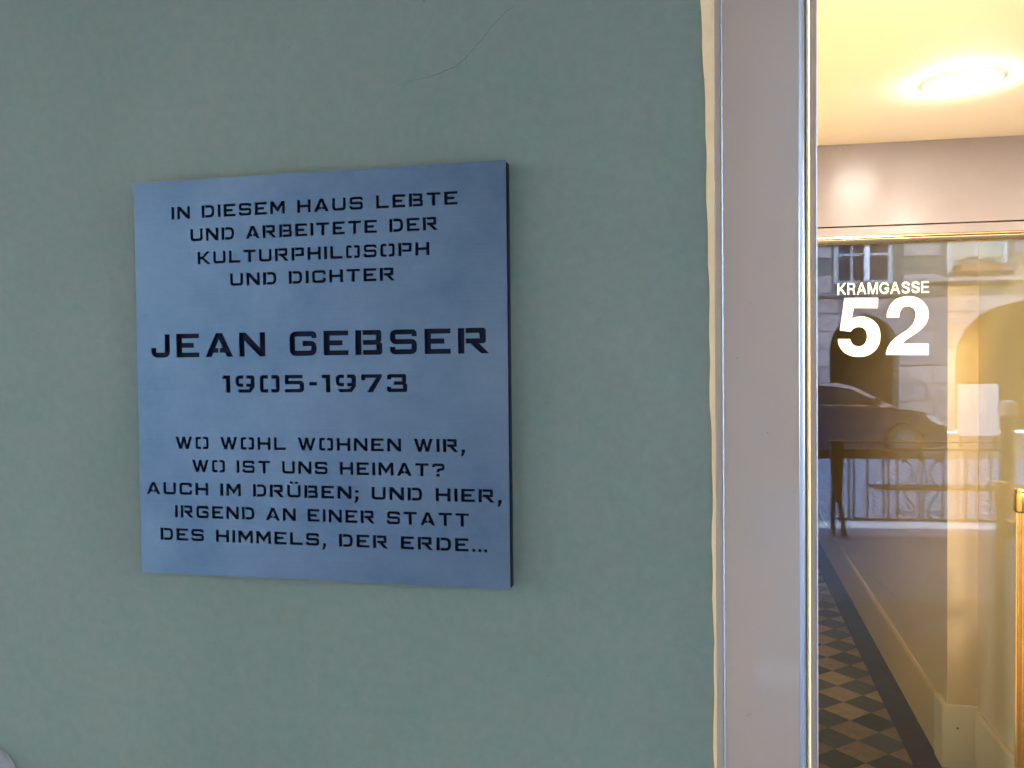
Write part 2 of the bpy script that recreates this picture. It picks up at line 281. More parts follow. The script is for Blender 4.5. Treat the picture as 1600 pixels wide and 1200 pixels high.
GL = {
 'I': (.2, [BAR]),
 'L': (.95, [[(0, 0), (0, 1), (.21, 1), (.21, .19), (.95, .19), (.95, 0)]]),
 'N': (1.05, [[(0, 0), (0, 1), (.25, 1), (.85, .33), (.85, 1), (1.05, 1), (1.05, 0), (.82, 0), (.2, .69), (.2, 0)]]),
 'M': (1.15, [[(0, 0), (0, 1), (.24, 1), (.575, .5), (.91, 1), (1.15, 1), (1.15, 0), (.95, 0), (.95, .66), (.575, .16), (.2, .66), (.2, 0)]]),
 'W': (1.4, [[(0, 1), (.22, 1), (.42, .33), (.6, 1), (.8, 1), (.98, .33), (1.18, 1), (1.4, 1), (1.09, 0), (.87, 0), (.7, .6), (.53, 0), (.31, 0)]]),
 'E': (.95, [[(0, 0), (0, 1), (.95, 1), (.95, .82), (.22, .82), (.22, .6), (.72, .6), (.72, .41), (.22, .41), (.22, .18), (.95, .18), (.95, 0)]]),
 'T': (1.0, [[(0, 1), (1, 1), (1, .82), (.61, .82), (.61, 0), (.39, 0), (.39, .82), (0, .82)]]),
 'H': (1.05, [[(0, 0), (0, 1), (.21, 1), (.21, .6), (.84, .6), (.84, 1), (1.05, 1), (1.05, 0), (.84, 0), (.84, .41), (.21, .41), (.21, 0)]]),
 'K': (1.05, [[(0, 0), (0, 1), (.21, 1), (.21, .6), (.35, .6), (.78, 1), (1.06, 1), (.52, .5), (1.08, 0), (.8, 0), (.35, .4), (.21, .4), (.21, 0)]]),
 'U': (1.05, [Ush]),
 'Ü': (1.05, [Ush, rect(.24, .42, 1.12, 1.27), rect(.63, .81, 1.12, 1.27)]),
 'A': (1.12, [[(0, 0), (.43, 1), (.69, 1), (1.12, 0), (.89, 0), (.81, .18), (.60, .18), (.60, .36), (.73, .36), (.56, .78), (.39, .36), (.52, .36), (.52, .18), (.31, .18), (.23, 0)]]),
 'D': (1.05, [BAR, stroke([(.28, .905), (.94, .905), (.94, .095), (.28, .095)], .2, .3)]),
 'B': (1.03, [BAR, [(.28, 1), (.93, 1), (.99, .93), (.99, .58), (.94, .5), (1.02, .44), (1.02, .07), (.95, 0), (.28, 0), (.28, .18), (.81, .18), (.81, .41), (.28, .41), (.28, .59), (.79, .59), (.79, .82), (.28, .82)]]),
 'R': (1.08, [BAR, [(.28, 1), (.93, 1), (1, .93), (1, .46), (.94, .4), (.74, .4), (1.1, 0), (.83, 0), (.46, .4), (.28, .4), (.28, .58), (.79, .58), (.79, .82), (.28, .82)]]),
 'P': (1.02, [BAR, [(.28, 1), (.94, 1), (1, .93), (1, .39), (.94, .32), (.28, .32), (.28, .5), (.79, .5), (.79, .82), (.28, .82)]]),
 'O': (1.12, OO), '0': (1.12, OO),
 'C': (1.05, [stroke([(.95, .64), (.95, .905), (.11, .905), (.11, .095), (.95, .095), (.95, .38)], .2)]),
 'G': (1.08, [stroke([(.97, .72), (.97, .905), (.11, .905), (.11, .095), (.97, .095), (.97, .5), (.52, .5)], .2)]),
 'S': (1.03, [stroke([(.92, .72), (.92, .905), (.11, .905), (.11, .51), (.92, .51), (.92, .095), (.10, .095), (.10, .3)], .19, .13)]),
 'J': (.8, [stroke([(.1, .42), (.1, .1), (.69, .1), (.69, 1)], .2)]),
 '1': (.45, [[(0, .82), (.04, 1), (.44, 1), (.44, 0), (.22, 0), (.22, .82)]]),
 '9': (1.1, [stroke([(.46, .91), (.11, .91), (.11, .43), (.46, .43)], .18), [(.63, 1), (.99, 1), (1.09, .9), (1.09, .33), (.86, 0), (.2, 0), (.15, .17), (.74, .17), (.86, .34), (.63, .34), (.63, .51), (.87, .51), (.87, .82), (.63, .82)]]),
 '5': (1.05, [[(.03, 1), (.98, 1), (.98, .82), (.2, .82), (.19, .66), (.92, .66), (1.05, .54), (1.05, .12), (.92, 0), (0, 0), (0, .18), (.78, .18), (.84, .24), (.84, .42), (.78, .48), (0, .48)]]),
 '7': (1.08, [[(0, .68), (0, 1), (1.08, 1), (1.08, .86), (.6, 0), (.32, 0), (.8, .82), (.21, .82), (.19, .68)]]),
 '3': (1.05, [[(0, .72), (0, .93), (.07, 1), (.93, 1), (.99, .93), (.99, .56), (.94, .5), (1.04, .44), (1.04, .07), (.97, 0), (.07, 0), (0, .07), (0, .3), (.2, .27), (.2, .18), (.82, .18), (.82, .41), (.36, .41), (.36, .59), (.79, .59), (.79, .82), (.2, .82), (.2, .72)]]),
 '-': (.42, [rect(0, .42, .4, .58)]),
 ',': (.24, [comma(0)]), ';': (.24, [comma(0), rect(0, .23, .5, .7)]), '.': (.2, [rect(0, .2, 0, .2)]),
 '?': (.95, [stroke([(.1, .7), (.1, .905), (.84, .905), (.84, .56), (.44, .5), (.44, .3)], .19, .1), rect(.33, .56, 0, .19)]),
}
def text_polys(txt, x0, x1, zc, cap, gap=.29, space=1.0, fat=0.0):
    w = 0; items = []
    for i, ch in enumerate(txt):
        if ch == ' ': w += space - gap + .0; continue
        items.append((w, ch)); w += GL[ch][0] + (.22 if txt[i:i + 2] == '..' else gap)
    w -= gap; sx = (x1 - x0) / w; out = []
    for ox, ch in items:
        for poly in GL[ch][1]: out.append([(x0 + (ox + px) * sx, zc + (pz - .5) * cap) for px, pz in (fatten(poly, fat) if fat and not isinstance(poly, Stroke) else poly)])
    return out
def sheet(name, polys, y0, thick, material, parent, arc=None):
    """flat sheet in the XZ plane with closed outlines; inner outlines are cut out"""
    cu = bpy.data.curves.new(name, 'CURVE'); cu.dimensions = '2D'; cu.fill_mode = 'BOTH'; cu.extrude = thick / 2
    for poly in polys:
        sp = cu.splines.new('POLY'); sp.points.add(len(poly) - 1); sp.use_cyclic_u = True
        for q, (x, z) in zip(sp.points, poly): q.co = (x, z, 0, 1)
    o = bpy.data.objects.new(name, cu); COL.objects.link(o); bpy.context.view_layer.update()
    me = bpy.data.meshes.new_from_object(o.evaluated_get(bpy.context.evaluated_depsgraph_get()))
    bpy.data.objects.remove(o); bpy.data.curves.remove(cu); me.name = name
    for v in me.vertices: v.co = Vector((v.co.x, y0 + thick / 2 - v.co.z, v.co.y))
    return link(name, me, material, parent)

LINES = [
 ('IN DIESEM HAUS LEBTE', -.6347, -.2645, 1.7932, .0150), ('UND ARBEITETE DER', -.609, -.2891, 1.7649, .0150),
 ('KULTURPHILOSOPH', -.5996, -.2992, 1.7362, .0150), ('UND DICHTER', -.5557, -.3425, 1.7081, .0150),
 ('JEAN GEBSER', -.6671, -.2303, 1.6281, .0288), ('1905-1973', -.5689, -.3284, 1.5796, .0208),
 ('WO WOHL WOHNEN WIR,', -.6354, -.259, 1.5064, .0150), ('WO IST UNS HEIMAT?', -.6127, -.2839, 1.4776, .0150),
 ('AUCH IM DRÜBEN; UND HIER,', -.678, -.216, 1.4486, .0150), ('IRGEND AN EINER STATT', -.638, -.2554, 1.4199, .0150),
 ('DES HIMMELS, DER ERDE...', -.6594, -.2339, 1.3907, .0150)]
PX0, PX1, PZ0, PZ1 = -.6875, -.207, 1.341, 1.833

# ================================================================== LARGE STRUCTURE
# ---- the arcade wall beside the door
wav = [(-.02, .0215), (.5, .0213), (1.1447, .0209), (1.2895, .0207), (1.5048, .0196), (1.6471, .0178), (1.7885, .0163), (1.9291, .0131), (1.9992, .0107), (2.1, .008), (2.45, .008)]
edge = []
z = -.02
while z < 2.44:
    for (a, xa), (b, xb) in zip(wav, wav[1:]):
        if a <= z <= b: x = xa + (xb - xa) * (z - a) / (b - a); break
    edge.append((x + .0006 * math.sin(z * 31) + .0005 * math.sin(z * 83 + 1) + random.uniform(-.00025, .00025), z)); z += .012
edge.append((.008, 2.45))
wall = build('arcade_wall', prism(bmesh.new(), [(-12, -.02), (.0226, -.02), (.0226, 2.45), (2.47, 2.45), (2.47, -.02), (12, -.02), (12, 3.2), (-12, 3.2)], 0, .3, 'y'), M['wall'])
tag(wall, 'smooth grey green plaster wall carrying the steel plaque, hairline crack at top', 'wall')
crk = [(-.197, 2.03), (-.199, 2.015), (-.208, 2.009), (-.225, 1.994), (-.238, 1.979), (-.253, 1.965), (-.257, 1.96), (-.27, 1.951), (-.287, 1.945), (-.303, 1.941), (-.321, 1.939), (-.336, 1.936), (-.354, 1.931)]
fine = []
for (a, b), (c, d) in zip(crk, crk[1:]):
    for k in range(5): fine.append((a + (c - a) * k / 5 + random.uniform(-.0007, .0007), b + (d - b) * k / 5 + random.uniform(-.0007, .0007)))
bm = bmesh.new()
n = len(fine)
for i in range(n - 1):
    w0, w1 = [.00034 * math.sin(math.pi * min(1, (j + 1) / n * 1.1)) + .00008 for j in (i, i + 1)]
    (x0, z0), (x1, z1) = fine[i], fine[i + 1]
    bm.faces.new([bm.verts.new(v) for v in ((x0, -.0003, z0 - w0), (x1, -.0003, z1 - w1), (x1, -.0003, z1 + w1), (x0, -.0003, z0 + w0))])
for br in ([(-.258, 1.962), (-.2572, 1.953), (-.2560, 1.948)], [(-.311, 1.9405), (-.318, 1.9445), (-.327, 1.945)], [(-.354, 1.931), (-.362, 1.925), (-.371, 1.915), (-.377, 1.903)]):
    for (x0, z0), (x1, z1) in zip(br, br[1:]):
        bm.faces.new([bm.verts.new(v) for v in ((x0 - .00012, -.0003, z0), (x1 - .0001, -.0003, z1), (x1 + .0001, -.0003, z1), (x0 + .00012, -.0003, z0))])
build('hairline_crack', bm, M['crack'], wall)
bm = bmesh.new()
for k in range(7):      # small chips and specks of the plaster
    x, z, s = random.uniform(-.85, -.1), random.uniform(1.1, 2.05), random.uniform(.0005, .0011)
    if PX0 - .02 < x < PX1 + .02 and PZ0 - .02 < z < PZ1 + .02: continue
    bm.faces.new([bm.verts.new((x + s * math.cos(a) * random.uniform(.6, 1.2), -.0004, z + s * math.sin(a) * random.uniform(.6, 1.2))) for a in [j * 1.05 for j in range(6)]])
build('plaster_chips', bm, M['crack'], wall)['kind'] = 'stuff'
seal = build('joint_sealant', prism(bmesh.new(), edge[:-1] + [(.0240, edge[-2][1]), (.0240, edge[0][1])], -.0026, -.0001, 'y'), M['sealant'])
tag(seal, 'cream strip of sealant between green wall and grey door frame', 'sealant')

# ---- metal door frame at the mouth of the porch
fr = tag(empty('door_frame', (.07, 0, 0)), 'wide warm grey metal door frame standing between green wall and porch', 'door frame')
def off(pts, s=1, c=0): return [((c + s * x if s < 0 else x) - .07, y) for x, y in pts]
arc = [(.1125 + .0076 * math.sin(a), .0002 - .0076 * math.cos(a)) for a in [k * math.pi / 2 / 8 for k in range(9)]]
prof = [(.0244, .05), (.0244, -.0035), (.0248, -.004), (.0312, -.004), (.0315, -.0025), (.0318, -.0065), (.0322, -.007)] + [(.1120, -.007), (.1120, .05)]
for s, c in ((1, 0), (-1, 2.49)):
    suf = off(prof, s, c) if s > 0 else [(2.49 - x - .07, y) for x, y in prof]
    sm = lambda pts: [(x - .07, y) if s > 0 else (2.49 - x - .07, y) for x, y in pts]
    build('jamb', prism(bmesh.new(), sm(prof), 0, 2.43, 'z'), M['frame'], fr, smooth=True)
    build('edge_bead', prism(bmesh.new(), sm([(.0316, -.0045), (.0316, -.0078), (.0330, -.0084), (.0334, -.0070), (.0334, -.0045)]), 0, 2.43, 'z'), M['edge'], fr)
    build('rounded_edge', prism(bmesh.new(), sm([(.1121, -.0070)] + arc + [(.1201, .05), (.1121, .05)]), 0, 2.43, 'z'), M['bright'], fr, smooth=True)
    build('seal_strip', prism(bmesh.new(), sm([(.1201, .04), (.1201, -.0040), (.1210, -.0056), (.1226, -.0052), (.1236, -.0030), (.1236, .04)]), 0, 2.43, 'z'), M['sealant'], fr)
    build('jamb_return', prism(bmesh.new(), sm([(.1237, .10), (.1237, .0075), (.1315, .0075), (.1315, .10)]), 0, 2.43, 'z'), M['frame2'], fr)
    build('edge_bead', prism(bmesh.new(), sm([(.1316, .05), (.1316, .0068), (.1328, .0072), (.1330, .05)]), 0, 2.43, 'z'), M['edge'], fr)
bm = bmesh.new()
for k in range(13):     # little chips and specks in the frame paint
    x, z, q = random.uniform(.04, .108) - .07, random.uniform(1.16, 1.98), random.uniform(.0003, .0007)
    bm.faces.new([bm.verts.new((x + q * math.cos(a) * random.uniform(.6, 1.3), -.00725, z + q * math.sin(a) * random.uniform(.6, 1.6))) for a in [j * 1.05 for j in range(6)]])
build('paint_chips', bm, M['crack'], fr)['kind'] = 'stuff'
obox('head', .0244 - .07, 2.4656 - .07, -.004, .10, 2.431, 2.49, M['frame'], fr)

# ---- porch: side walls, ceiling, floor
tag(obox('porch_side_wall', -.1, .110, .301, 2.0, 0, 2.6, M['interior']), 'cream side wall of the porch behind the grey frame', 'wall')
tag(obox('porch_side_wall', 2.44, 2.6, .301, 2.12, 0, 2.6, M['interior']), 'cream side wall closing the porch on the right outside the frame', 'wall')
tag(obox('porch_ceiling', .111, 2.439, .102, 2.16, 2.319, 2.42, M['soffit']), kind='structure')
tag(obox('porch_floor', .111, 2.439, .0, 2.03, -.05, 0, M['porch_stone']), kind='structure')

# ---- corridor behind the glass
tag(obox('corridor_side_wall', -.6, -.35, 2.06, 9.6, 0, 2.9, M['interior']), 'cream left wall of the dim corridor behind the door frame', 'wall')
tag(obox('corridor_ceiling', -.6, 1.6, 2.04, 9.8, 2.9, 3.0, M['soffit']), kind='structure')
ww = tag(empty('corridor_wall', (.969, 2.576, 0), -math.atan(.032)), 'cream corridor wall behind the glass running away into the dark', 'wall')
obox('wall_face', 0, .35, 0, 7.1, 0, 2.9, M['interior'], ww)
bm = bmesh.new(); prism(bm, [(-.016, 0), (-.016, .225), (-.010, .238), (-.0005, .238), (-.0005, 0)], .11, 7.1, 'y')
build('skirting_board', bm, M['interior'], ww)
obox('plinth', -.0215, .112, -.014, .108, 0, .249, M['plinth'], ww, bevel=.003)
obox('plug_mark', .030, .038, -.0165, -.0142, .158, .165, M['screw'], ww)
nw = tag(obox('entrance_wall', 1.077, 1.40, 2.12, 2.574, 0, 2.9, M['interior']), 'brighter cream wall just behind the glass beside the brass handle', 'wall')
build('skirting_board', prism(bmesh.new(), [(1.061, 0), (1.061, .225), (1.067, .238), (1.0765, .238), (1.0765, 0)], 2.12, 2.545, 'y'), M['interior'], nw)
end = tag(empty('corridor_end_wall', (.4, 9.6, 0)), 'dark wall at the far end of the corridor', 'wall')
obox('wall_face', -1, 1.2, 0, .2, 0, 2.9, M['interior'], end); obox('door_leaf', -.45, .45, -.04, -.002, 0, 2.05, M['wood'], end, bevel=.004)

fl = tag(obox('corridor_floor', -.35, 1.3, 2.05, 9.6, -.06, -.008, M['band']), kind='structure')
ang = -math.atan(.030); ox, oy = .953, 2.576
cs, sn = math.cos(ang), math.sin(ang)
def fw(x, y): return (ox + x * cs - (y - oy) * sn, oy + x * sn + (y - oy) * cs)
def clip(poly, k, lim, keep):
    out = []
    for i, p in enumerate(poly):
        q = poly[(i + 1) % len(poly)]; a, b = keep * (p[k] - lim) >= 0, keep * (q[k] - lim) >= 0
        if a: out.append(p)
        if a != b:
            t = (lim - p[k]) / (q[k] - p[k]); out.append((p[0] + t * (q[0] - p[0]), p[1] + t * (q[1] - p[1])))
    return out
D = .205; h = D / 2 - .0016; shared = {}; cnt = 0
for dark in (0, 1):
    for i in range(-5, 2):
        for j in range(-5, 24):
            cx = -.186 + (i + .5 * (1 - dark)) * D; cy = 2.946 + (j + .5 * (1 - dark)) * D
            if cy < 2.12 or cx < -.80: continue
            poly = clip([(cx - h, cy), (cx, cy - h), (cx + h, cy), (cx, cy + h)], 0, -.110, -1)
            if len(poly) < 3: continue
            whole = len(poly) == 4 and cx + h < -.110
            key = (dark,)
            m_ = M['tile_dark' if dark else 'tile_ochre']
            if whole and key in shared: o = bpy.data.objects.new('tile', shared[key]); COL.objects.link(o); o.parent = fl
            else:
                o = build('tile', prism(bmesh.new(), [(a - cx, b - cy) for a, b in poly], -.008, 0, 'z'), m_, fl)
                if whole: shared[key] = o.data
            o.location = (*fw(cx, cy), random.uniform(-.0006, .0004)); o.rotation_euler.z = ang; cnt += 1
bm = bmesh.new()
v = [fw(-.107, 2.1), fw(.0, 2.1), fw(.0, 9.0), fw(-.107, 9.0)]
prism(bm, v, -.008, .0003, 'z'); build('floor_border', bm, M['band'], fl)

# ================================================================== THE PLAQUE
pl = tag(empty('wall_plaque', ((PX0 + PX1) / 2, 0, (PZ0 + PZ1) / 2)), 'square brushed steel memorial plaque with stencil cut lettering on green wall', 'plaque')
pc = Vector(((PX0 + PX1) / 2, 0, (PZ0 + PZ1) / 2))
polys = [rect(PX0, PX1, PZ0, PZ1)]
for L_ in LINES: polys += text_polys(*L_, fat=.012)
front = sheet('front_plate', polys, -.0205, .0022, M['steel'], pl)
for v in front.data.vertices: v.co -= pc
obox('backing_plate', PX0 + .002 - pc.x, PX1 + .0004 - pc.x, -.0150, -.004, PZ0 + .001 - pc.z, PZ1 - .002 - pc.z, M['navy'], pl, bevel=.0006)
for sx in (-1, 1):
    for sz in (-1, 1):
        bm = bmesh.new(); lathe(bm, [(.006, 0), (.006, .0033)], seg=12); bmesh.ops.rotate(bm, verts=bm.verts, cent=(0, 0, 0), matrix=Matrix.Rotation(R(90), 3, 'X'))
        build('spacer', bm, M['navy'], pl, (sx * .21, -.0150, sz * .215))
for sx in (-1, 1):
    for sz in (-1, 1):
        bm = bmesh.new(); lathe(bm, [(.008, 0), (.008, .0038)], seg=12); bmesh.ops.rotate(bm, verts=bm.verts, cent=(0, 0, 0), matrix=Matrix.Rotation(R(90), 3, 'X'))
        build('wall_fixing', bm, M['navy'], pl, (sx * .15, -.0001, sz * .15))

bm = bmesh.new()
lathe(bm, [(.046, 0), (.046, .006), (.042, .010), (.030, .0125), (.012, .0135), (.001, .0138)], seg=40)
bmesh.ops.rotate(bm, verts=bm.verts, cent=(0, 0, 0), matrix=Matrix.Rotation(R(90), 3, 'X'))
dc = build('round_cover', bm, M['plaster_patch'], None, (-.947, -.0002, 1.042), smooth=True)
tag(dc, 'pale pinkish round cover on the green wall, mostly cut off at lower left corner', 'wall cover')

# ================================================================== DOOR
dr = tag(empty('entrance_door', (.41, 2.0, 0), R(2.5)), 'glazed entrance door with brass edged top rail and cream street number', 'door')
U0, U1 = -.30, .70
build('top_rail', prism(bmesh.new(), [(.004, 2.0142), (.0025, 2.017), (.0025, 2.0425), (.004, 2.0445), (.045, 2.0445), (.045, 2.0142)], U0, U1, 'x'), M['header'], dr)
build('brass_moulding', prism(bmesh.new(), [(.044, 2.0135), (-.009, 2.0135), (-.0135, 2.0105), (-.0140, 2.0070), (-.0115, 2.0035), (-.0095, 2.0025), (-.0095, 1.9995), (-.0010, 1.9870), (.0105, 1.9860), (.0105, 2.0), (.044, 2.0)], U0, U1, 'x'), M['brass'], dr, smooth=True)
obox('stile', U0, U0 + .05, .0, .045, .02, 1.9855, M['brass_dark'], dr, bevel=.002)
obox('stile', U1 - .035, U1, .0, .045, .02, 1.9855, M['brass_dark'], dr, bevel=.002)
obox('bottom_rail', U0 + .051, U1 - .036, .0, .045, .02, .12, M['brass_dark'], dr, bevel=.002)
g1 = obox('glass_pane', U0 + .045, U1 - .03, .0120, .0180, .121, 1.9995, M['glass'], dr)
g2 = obox('glass_pane', -.47, .47, 0, .006, .121, 1.9995, M['glass'], dr, loc=(.197, .0295, 0))
g2.rotation_euler = (R(.01), 0, R(.03))
num = sheet('house_number', [FIVE, TWO], .0113, .0004, M['vinyl'], dr)
SANS = {
 'K': (.78, [[(0, 0), (0, 1), (.135, 1), (.135, .47), (.58, 1), (.75, 1), (.36, .56), (.79, 0), (.62, 0), (.265, .455), (.135, .31), (.135, 0)]]),
 'R': (.72, [[(0, 0), (0, 1), (.48, 1), (.62, .95), (.69, .85), (.70, .70), (.63, .55), (.54, .49), (.62, .42), (.66, .3), (.67, .1), (.72, 0), (.56, 0), (.53, .12), (.52, .30), (.47, .39), (.38, .42), (.135, .42), (.135, 0)], [(.135, .54), (.135, .875), (.44, .875), (.52, .83), (.555, .72), (.52, .6), (.44, .54)]]),
 'A': (.88, [[(0, 0), (.36, 1), (.52, 1), (.88, 0), (.73, 0), (.64, .28), (.24, .28), (.145, 0)], [(.285, .4), (.595, .4), (.44, .85)]]),
 'M': (.92, [[(0, 0), (0, 1), (.19, 1), (.46, .2), (.73, 1), (.92, 1), (.92, 0), (.79, 0), (.79, .8), (.525, 0), (.395, 0), (.13, .8), (.13, 0)]]),
 'G': (.86, [stroke([(.46 + .395 * math.cos(R(a)), .5 + .44 * math.sin(R(a))) for a in range(28, 331, 14)] + [(.81, .46), (.50, .46)], .12, .02)]),
 'S': (.76, [stroke([(.66, .72), (.61, .87), (.40, .94), (.17, .88), (.105, .73), (.18, .60), (.40, .52), (.60, .44), (.675, .28), (.60, .12), (.38, .06), (.15, .12), (.075, .30)], .13, .06)]),
 'E': (.66, [[(0, 0), (0, 1), (.66, 1), (.66, .88), (.135, .88), (.135, .57), (.62, .57), (.62, .45), (.135, .45), (.135, .12), (.68, .12), (.68, 0)]])}
_GL = GL; GL = SANS
sheet('street_name', text_polys('KRAMGASSE', .066, .351, 1.8408, .0375, gap=.15), .0113, .0004, M['vinyl'], dr)
GL = _GL
# pull handle
hd = empty('pull_handle', (.608, -.06, 0)); hd.parent = dr
build('shaft', lathe(bmesh.new(), [(.0185, .06), (.0185, 1.1145)], seg=96, flute=.24, nfl=12), M['brass'], hd, smooth=False)
build('end_cap', lathe(bmesh.new(), [(.019, 1.113), (.0225, 1.1155), (.0245, 1.120), (.0248, 1.160), (.0248, 1.1725), (.0225, 1.176), (.0232, 1.179), (.0236, 1.184), (.021, 1.1885), (.012, 1.190), (.002, 1.1905)], seg=48), M['brass'], hd, smooth=True)
build('end_cap', lathe(bmesh.new(), [(.002, .0105), (.021, .011), (.0248, .02), (.0248, .05), (.0245, .058), (.019, .061)], seg=48), M['brass'], hd, smooth=True)
for z in (.12, 1.05): obox('mount', .016, .062, -.006, .0595, z - .008, z + .008, M['brass_dark'], hd)

tp = tag(empty('transom_panel', (.41, 2.0, 0), R(2.5)), 'smooth beige panel above the glass door, fixed by small screws under the ceiling', 'panel')
pn = obox('panel', -.30, 2.04, 0, .05, 2.0485, 2.3185, M['header'], tp, bevel=.0012)
for u, z in ((.071, 2.3035), (.485, 2.3025), (.90, 2.303), (1.31, 2.303)):
    bm = bmesh.new(); lathe(bm, [(.0042, 0), (.0038, .0012), (.002, .002)], seg=12); bmesh.ops.rotate(bm, verts=bm.verts, cent=(0, 0, 0), matrix=Matrix.Rotation(R(90), 3, 'X'))
    build('screw', bm, M['screw'], tp, (u, -.0001, z))
sp = tag(obox('side_panel', .705, 2.04, 0, .05, 0, 2.0445, M['header'], bevel=.001), 'beige panel filling the porch beside the door, right of the handle', 'panel')
sp.location = (.41, 2.0, 0); sp.rotation_euler.z = R(2.5)

# ---- porch ceiling lamp
lc = (.683, 1.415, 2.319)
lp = tag(empty('ceiling_lamp', lc), 'round lit opal lamp on the cream porch ceiling above the glass door', 'lamp')
build('diffuser', lathe(bmesh.new(), [(.086, -.002), (.086, -.008), (.080, -.0125), (.060, -.0145), (.030, -.0155), (.002, -.016)], seg=48), M['lamp'], lp, smooth=True)
bm = bmesh.new(); pr = [(.0865, -.0005), (.0960, -.0005), (.0965, -.003), (.0945, -.005), (.0890, -.006), (.0865, -.005)]
rings = [[bm.verts.new((r * math.cos(2 * math.pi * k / 48), r * math.sin(2 * math.pi * k / 48), z)) for k in range(48)] for r, z in pr + pr[:1]]
for A, B in zip(rings, rings[1:]):
    for k in range(48): bm.faces.new((A[k], A[(k + 1) % 48], B[(k + 1) % 48], B[k]))
bmesh.ops.remove_doubles(bm, verts=bm.verts, dist=1e-5)
build('trim_ring', bm, M['soffit'], lp, smooth=True)
lp['group'] = 'lamps on the porch ceiling'
for lx, lab in ((.50, 'near the street, leftmost of three'), (1.22, 'near the street, middle of three'), (1.94, 'near the street, rightmost of three')):  # lamps added out of view, brighter than the visible one, to light the corridor
    l2 = lp.copy(); COL.objects.link(l2); l2.location = (lx, .30, 2.319); l2['label'] = 'added round opal lamp, out of view, on the porch ceiling ' + lab
    for ch in list(lp.children):
        c = ch.copy(); COL.objects.link(c); c.parent = l2
        if ch.name.startswith('diffuser'):
            c.data = ch.data.copy(); c.data.materials[0] = M['fill_lamp']

# ================================================================== THE ARCADE AND THE STREET (seen mirrored in the door glass)
af = tag(obox('arcade_floor', -12, 12, -3.35, -.001, -.30, -.012, M['joint']), kind='structure')
sl = {}
for i in range(-2, 7):
    for j in range(4):
        w, d_ = .795, .83
        if j in sl: o = bpy.data.objects.new('paving_slab', sl[j]); COL.objects.link(o); o.parent = af
        else:
            o = build('paving_slab', box(bmesh.new(), -w / 2, w / 2, -d_ / 2, d_ / 2, -.011, 0), M['slab_shaded' if j == 0 else 'slab'], af, bevel=.003, seg=1); sl[j] = o.data
        o.location = (i * .8 + .4 * (j % 2), -.42 - j * .835, random.uniform(-.001, .0005))
for i in range(-4, 9):
    k_ = obox('kerb_stone', -.49, .49, -.175, .175, -.25, .0, M['kerb'], None, bevel=.01, loc=(i * .985, -3.53, -.012 + .002 * (i % 2)))
    k_.parent = af
tag(obox('yellow_line', -4, 9, -3.92, -3.80, -.1925, -.1885, M['yellow']), kind='structure')
obox('ground', -150, 150, -150, 150, -1.2, -.62, M['asphalt'])['kind'] = 'structure'
bm = bmesh.new(); box(bm, -40, 40, -7.25, -3.706, -.6, -.215); box(bm, -40, 40, -16.9, -7.60, -.6, -.215); box(bm, -40, 3.40, -7.599, -7.251, -.6, -.215)
tag(build('street', bm, M['asphalt']), kind='structure')
bm = bmesh.new()
y = -3.98
while y > -11:
    x = .6 + random.uniform(0, .1)
    while x < 7.5:
        w = random.uniform(.11, .16); hgt = -.193 + random.uniform(-.006, .006)
        if not (x + w > 3.36 and -7.74 < y < -7.1):
            c = [(x + .008, y + .008), (x + w - .008, y + .008), (x + w - .008, y + .112), (x + .008, y + .112)]
            bv = [bm.verts.new((a, b, -.214)) for a, b in c]; m_ = (x + w / 2, y + .06)
            tv = [bm.verts.new((m_[0] + (a - m_[0]) * .78, m_[1] + (b - m_[1]) * .78, hgt)) for a, b in c]
            bm.faces.new(tv)
            for k in range(4): bm.faces.new((bv[k], bv[(k + 1) % 4], tv[(k + 1) % 4], tv[k]))
        x += w
    y -= .12
tag(build('cobblestones', bm, M['cobble']), 'blue grey street setts mirrored in the door glass', 'cobbles', kind='stuff')
gr = tag(empty('drain_cover', (3.4, -7.42, -.2)), 'long dark iron drain cover set in the cobbled street, mirrored in the glass', 'drain cover')
obox('base', 0, 8.6, -.18, .18, -.35, -.012, M['asphalt'], gr)
for k in range(5): obox('bar', -.1 + .03 * k, 8.6, -.165 + k * .07, -.115 + k * .07, -.011, .012, M['iron'], gr)

# ---- our own house above the arcade: piers, ceiling and front
hb = tag(empty('arcade_house', (0, -3.0, 0)), 'sandstone arcade house over the walkway where the plaque hangs, behind the viewer', 'house')
obox('arcade_ceiling', -12, 12, -.30, 3.29, 3.201, 3.4, M['arcade'], hb)
for x0, x1 in ((-12, -9.2), (-5.2, -4.4), (-1.3, .25), (4.5, 5.3), (9.2, 12)):  # middle pier, out of view, widened to shade the left part of the wall
    obox('pier', x0, x1, -.30, .30, -.011, 3.199, M['arcade'], hb)
obox('upper_wall', -12, 12, -.30, -.001, 3.401, 12.5, M['sand2'], hb)
obox('roof', -12.4, 12.4, -1.0, 6, 12.501, 13.0, M['roof'], hb)
for x0 in (-9, -6, -3, 0, 3, 6, 9):
    for z0 in (4.3, 7.4, 10.2):
        w = obox('window', x0 - .6, x0 + .6, -.34, -.302, z0, z0 + 1.7, M['white'], hb)
        obox('pane', x0 - .5, x0 - .04, -.345, -.341, z0 + .1, z0 + 1.6, M['winglass'], w); obox('pane', x0 + .04, x0 + .5, -.345, -.341, z0 + .1, z0 + 1.6, M['winglass'], w)

